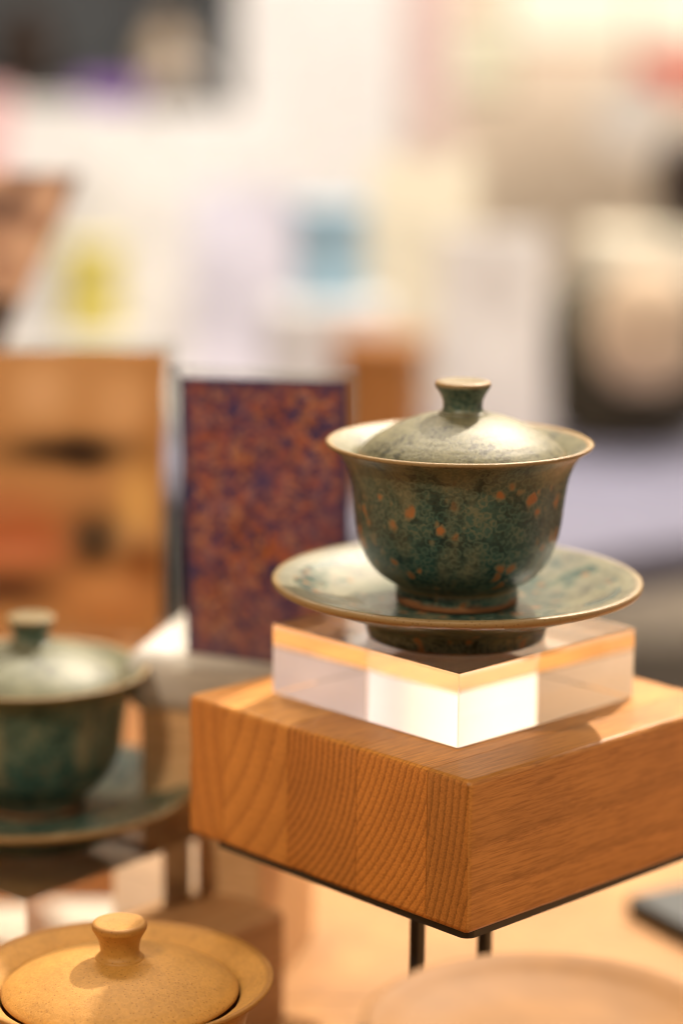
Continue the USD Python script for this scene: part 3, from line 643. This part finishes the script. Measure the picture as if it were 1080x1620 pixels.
# shelf of the shop, top left, with things on it
sh = thing('dark_shelf', 'dark blue grey shelf unit at the top left of the background', 'shelf', (W(190, 60, 4.2)[0] - 0.1, 4.3, -0.77))
sb = W(190, 150, 4.2)[2] + 0.77; st = sb + 0.55
for z0, hh in ((sb - 0.02, 0.02), (sb + 0.5, 0.02)):
    obj('board', rounded_box(0.60, 0.3, hh, 0.003, 8).translate([0, 0, z0]), GREYB, sh)
obj('back_panel', rounded_box(0.60, 0.015, st, 0.003, 8).translate([0, 0.16, 0]), GREYB, sh)
for s in (-1, 1): obj('side_panel', rounded_box(0.02, 0.3, st, 0.003, 8).translate([s * 0.311, 0, 0]), GREYB, sh)
for x0, x1, y0, m, lab in ((225, 300, 55, BEIGE, 'tan jar on the dark shelf'), (310, 375, 30, plain('grey_glaze', (0.25, 0.26, 0.27)), 'grey jar at the right end of the dark shelf'), (-20, 90, 20, CHOC, 'dark brown jar at the left end of the dark shelf')):
    a, b = W(x0, 60, 4.15), W(x1, 60, 4.15); r_ = (b - a)[0] / 2; hh = W(x0, y0, 4.15)[2] + 0.77 - sb
    t = thing('shelf_jar', lab, 'jar', ((a + b)[0] / 2, 4.25, sb - 0.77))
    v, f = lathe(spline([(0, 0), (r_ * 0.8, 0), (r_, hh * 0.4), (r_ * 0.95, hh * 0.8), (r_ * 0.6, hh * 0.97), (r_ * 0.6, hh), (0, hh)], 40), 48); obj('body', (v, f), m, t, smooth=True)
    v, f = lathe([(0, 0), (r_ * 0.7, 0), (r_ * 0.7, 0.012), (r_ * 0.2, 0.022), (0, 0.024)], 40); obj('lid', (v + [0, 0, hh], f), m, t, smooth=40)
for x0, x1, y0, y1, m, lab in ((120, 225, 135, 215, plain('purple_card', (0.22, 0.10, 0.36)), 'purple carton under the dark shelf'), (-60, 18, 150, 290, PINK, 'pink carton at the left edge under the dark shelf')):
    t, w, h_ = block_at('carton', lab, 'carton', x0, x1, y0, y1, 3.3, 0.06, m, 0, None)
    obj('flap', rounded_box(w * 0.96, 0.05, 0.004, 0.001, 8).translate([0, 0, h_]), m, t)

# hanging white cloth with a rounded lower end
hc = W(505, 160, 3.4)
hb = thing('cloth_banner', 'white hanging cloth banner with a rounded lower end, top centre', 'banner', (hc[0], hc[1], 0))
zb, ztp = W(505, 345, 3.4)[2], 1.35; wd = 255 * 3.4 / FPX
an = np.linspace(np.pi, 2 * np.pi, 24); poly = [(wd / 2 * np.cos(a_), zb + wd / 2 * 0.9 + wd / 2 * 0.9 * np.sin(a_)) for a_ in an] + [(wd / 2, ztp), (-wd / 2, ztp)]
obj('cloth', prism(poly, 0.004, frame4((1, 0, 0), (0, 0, 1), (0, -1, 0), (0, 0, 0))), LILAC if False else PAPER, hb, smooth=False)
obj('rod', trimesh.creation.cylinder(0.008, segment=[[-wd / 2 - 0.04, 0.002, ztp + 0.009], [wd / 2 + 0.04, 0.002, ztp + 0.009]]), ORANGE, hb)


hp = W(655, 160, 3.6)
hb2 = thing('cloth_banner', 'narrow pale pink cloth banner hanging right of the white banner', 'banner', (hp[0], hp[1], 0))
z2 = W(655, 300, 3.6)[2]; w2 = 130 * 3.6 / FPX
obj('cloth', prism([(-w2 / 2, z2), (0, z2 - 0.03), (w2 / 2, z2), (w2 / 2, ztp), (-w2 / 2, ztp)], 0.004, frame4((1, 0, 0), (0, 0, 1), (0, -1, 0), (0, 0, 0))), plain('pale_pink_cloth', (0.80, 0.60, 0.56), 0.8), hb2, smooth=False)
obj('rod', trimesh.creation.cylinder(0.008, segment=[[-w2 / 2 - 0.03, 0.002, ztp + 0.009], [w2 / 2 + 0.03, 0.002, ztp + 0.009]]), ORANGE, hb2)


def emit(name, col, s):
    return mat(name, {'e': ('emission', {'color': col, 'strength': s})}, [], 'e.emission')


def light_box(label, x0, x1, y0, y1, d, col, s, trim):
    a, b = W(x0, y1, d), W(x1, y1, d); z0, z1 = a[2], W(x0, y0, d)[2]
    t = thing('light_box', label, 'light box', ((a + b)[0] / 2, (a + b)[1] / 2, z0)); w = (b - a)[0]; h_ = z1 - z0
    obj('diffuser', rounded_box(w, 0.02, h_, 0.004, 8), emit(t.GetName() + '_glow', col, s), t)
    obj('frame', rounded_box(w + 0.012, 0.06, h_ + 0.012, 0.003, 8).translate([0, 0.045, -0.006]), trim, t)
    obj('lower_trim', rounded_box(w + 0.012, 0.05, 0.012, 0.003, 8).translate([0, 0.0, -0.0135]), trim, t)
    return t


light_box('cream glowing light box at the top, right of the white banner', 640, 800, 28, 138, 4.0, (1.0, 0.86, 0.56), 0.95, plain('brown_trim', (0.20, 0.13, 0.07)))
light_box('long cream glowing light strip along the top right', 800, 1200, -90, 66, 4.1, (1.0, 0.92, 0.68), 1.2, plain('rust_trim', (0.50, 0.20, 0.10)))
t, w, h_ = block_at('carton', 'red carton under the light strip at the top right', 'carton', 1005, 1140, 78, 150, 4.0, 0.08, plain('red_card', (0.60, 0.14, 0.10)), 0, None)
gl = W(1000, 185, 3.7)
gt = thing('globe_lamp', 'pale peach round paper lantern at the upper right', 'lantern', gl)
v, f = lathe([(0.061 * math.sin(a_), -0.061 * math.cos(a_)) for a_ in np.linspace(0, math.pi, 33)], 48)
obj('shade', (v, f), emit('lantern_glow', (1.0, 0.80, 0.62), 0.75), gt, smooth=True)
obj('cord', trimesh.creation.cylinder(0.003, segment=[[0, 0, 0.06], [0, 0, 1.0]]), BLACK, gt)
lump('brown_pot', 'dark brown rounded pot at the right edge, above the beige pouch', 'pot', 1040, 1170, 212, 374, 2.83, CHOC, 2)
t, w, h_ = block_at('display_box', 'cream display box under the dark brown pot at the right', 'box', 930, 1180, 372, 600, 2.83, 0.12, CREAM, 0, TT)

# pieces at the right behind the stand
pp = W(1060, 1085, 1.42)
tag(obj('pink_sheet', rounded_box(0.16, 0.10, 0.003, 0.001, 8).translate([pp[0] + 0.05, 1.40, 0.0005]), PINK), 'pale pink sheet on the far right corner of the wooden table', 'paper sheet')
ds = W(1080, 1400, 1.0)
t = thing('slate_tile', 'dark slate tile on the wooden table behind the stand at the right', 'tile', (ds[0] + 0.075, 1.10, 0.0), 30)
obj('slab', rounded_box(0.13, 0.09, 0.010, 0.002, 8), SLATE, t)

t = thing('white_carton', 'large pale carton at the right of the stand, seen refracted in the clear block', 'carton', (0.62, 0.98, 0.0), 80)
obj('box', rounded_box(0.45, 0.20, 0.55, 0.004, 8), LILAC, t)
obj('lid', rounded_box(0.456, 0.206, 0.03, 0.004, 8).translate([0, 0, 0.5205]), LILAC, t)

t = thing('tan_carton', 'large tan carton at the left of the stand, seen refracted in the clear block', 'carton', (-0.70, 0.98, 0.0), -80)
obj('box', rounded_box(0.45, 0.20, 0.55, 0.004, 8), BEIGE, t)
obj('lid', rounded_box(0.456, 0.206, 0.03, 0.004, 8).translate([0, 0, 0.5205]), BEIGE, t)
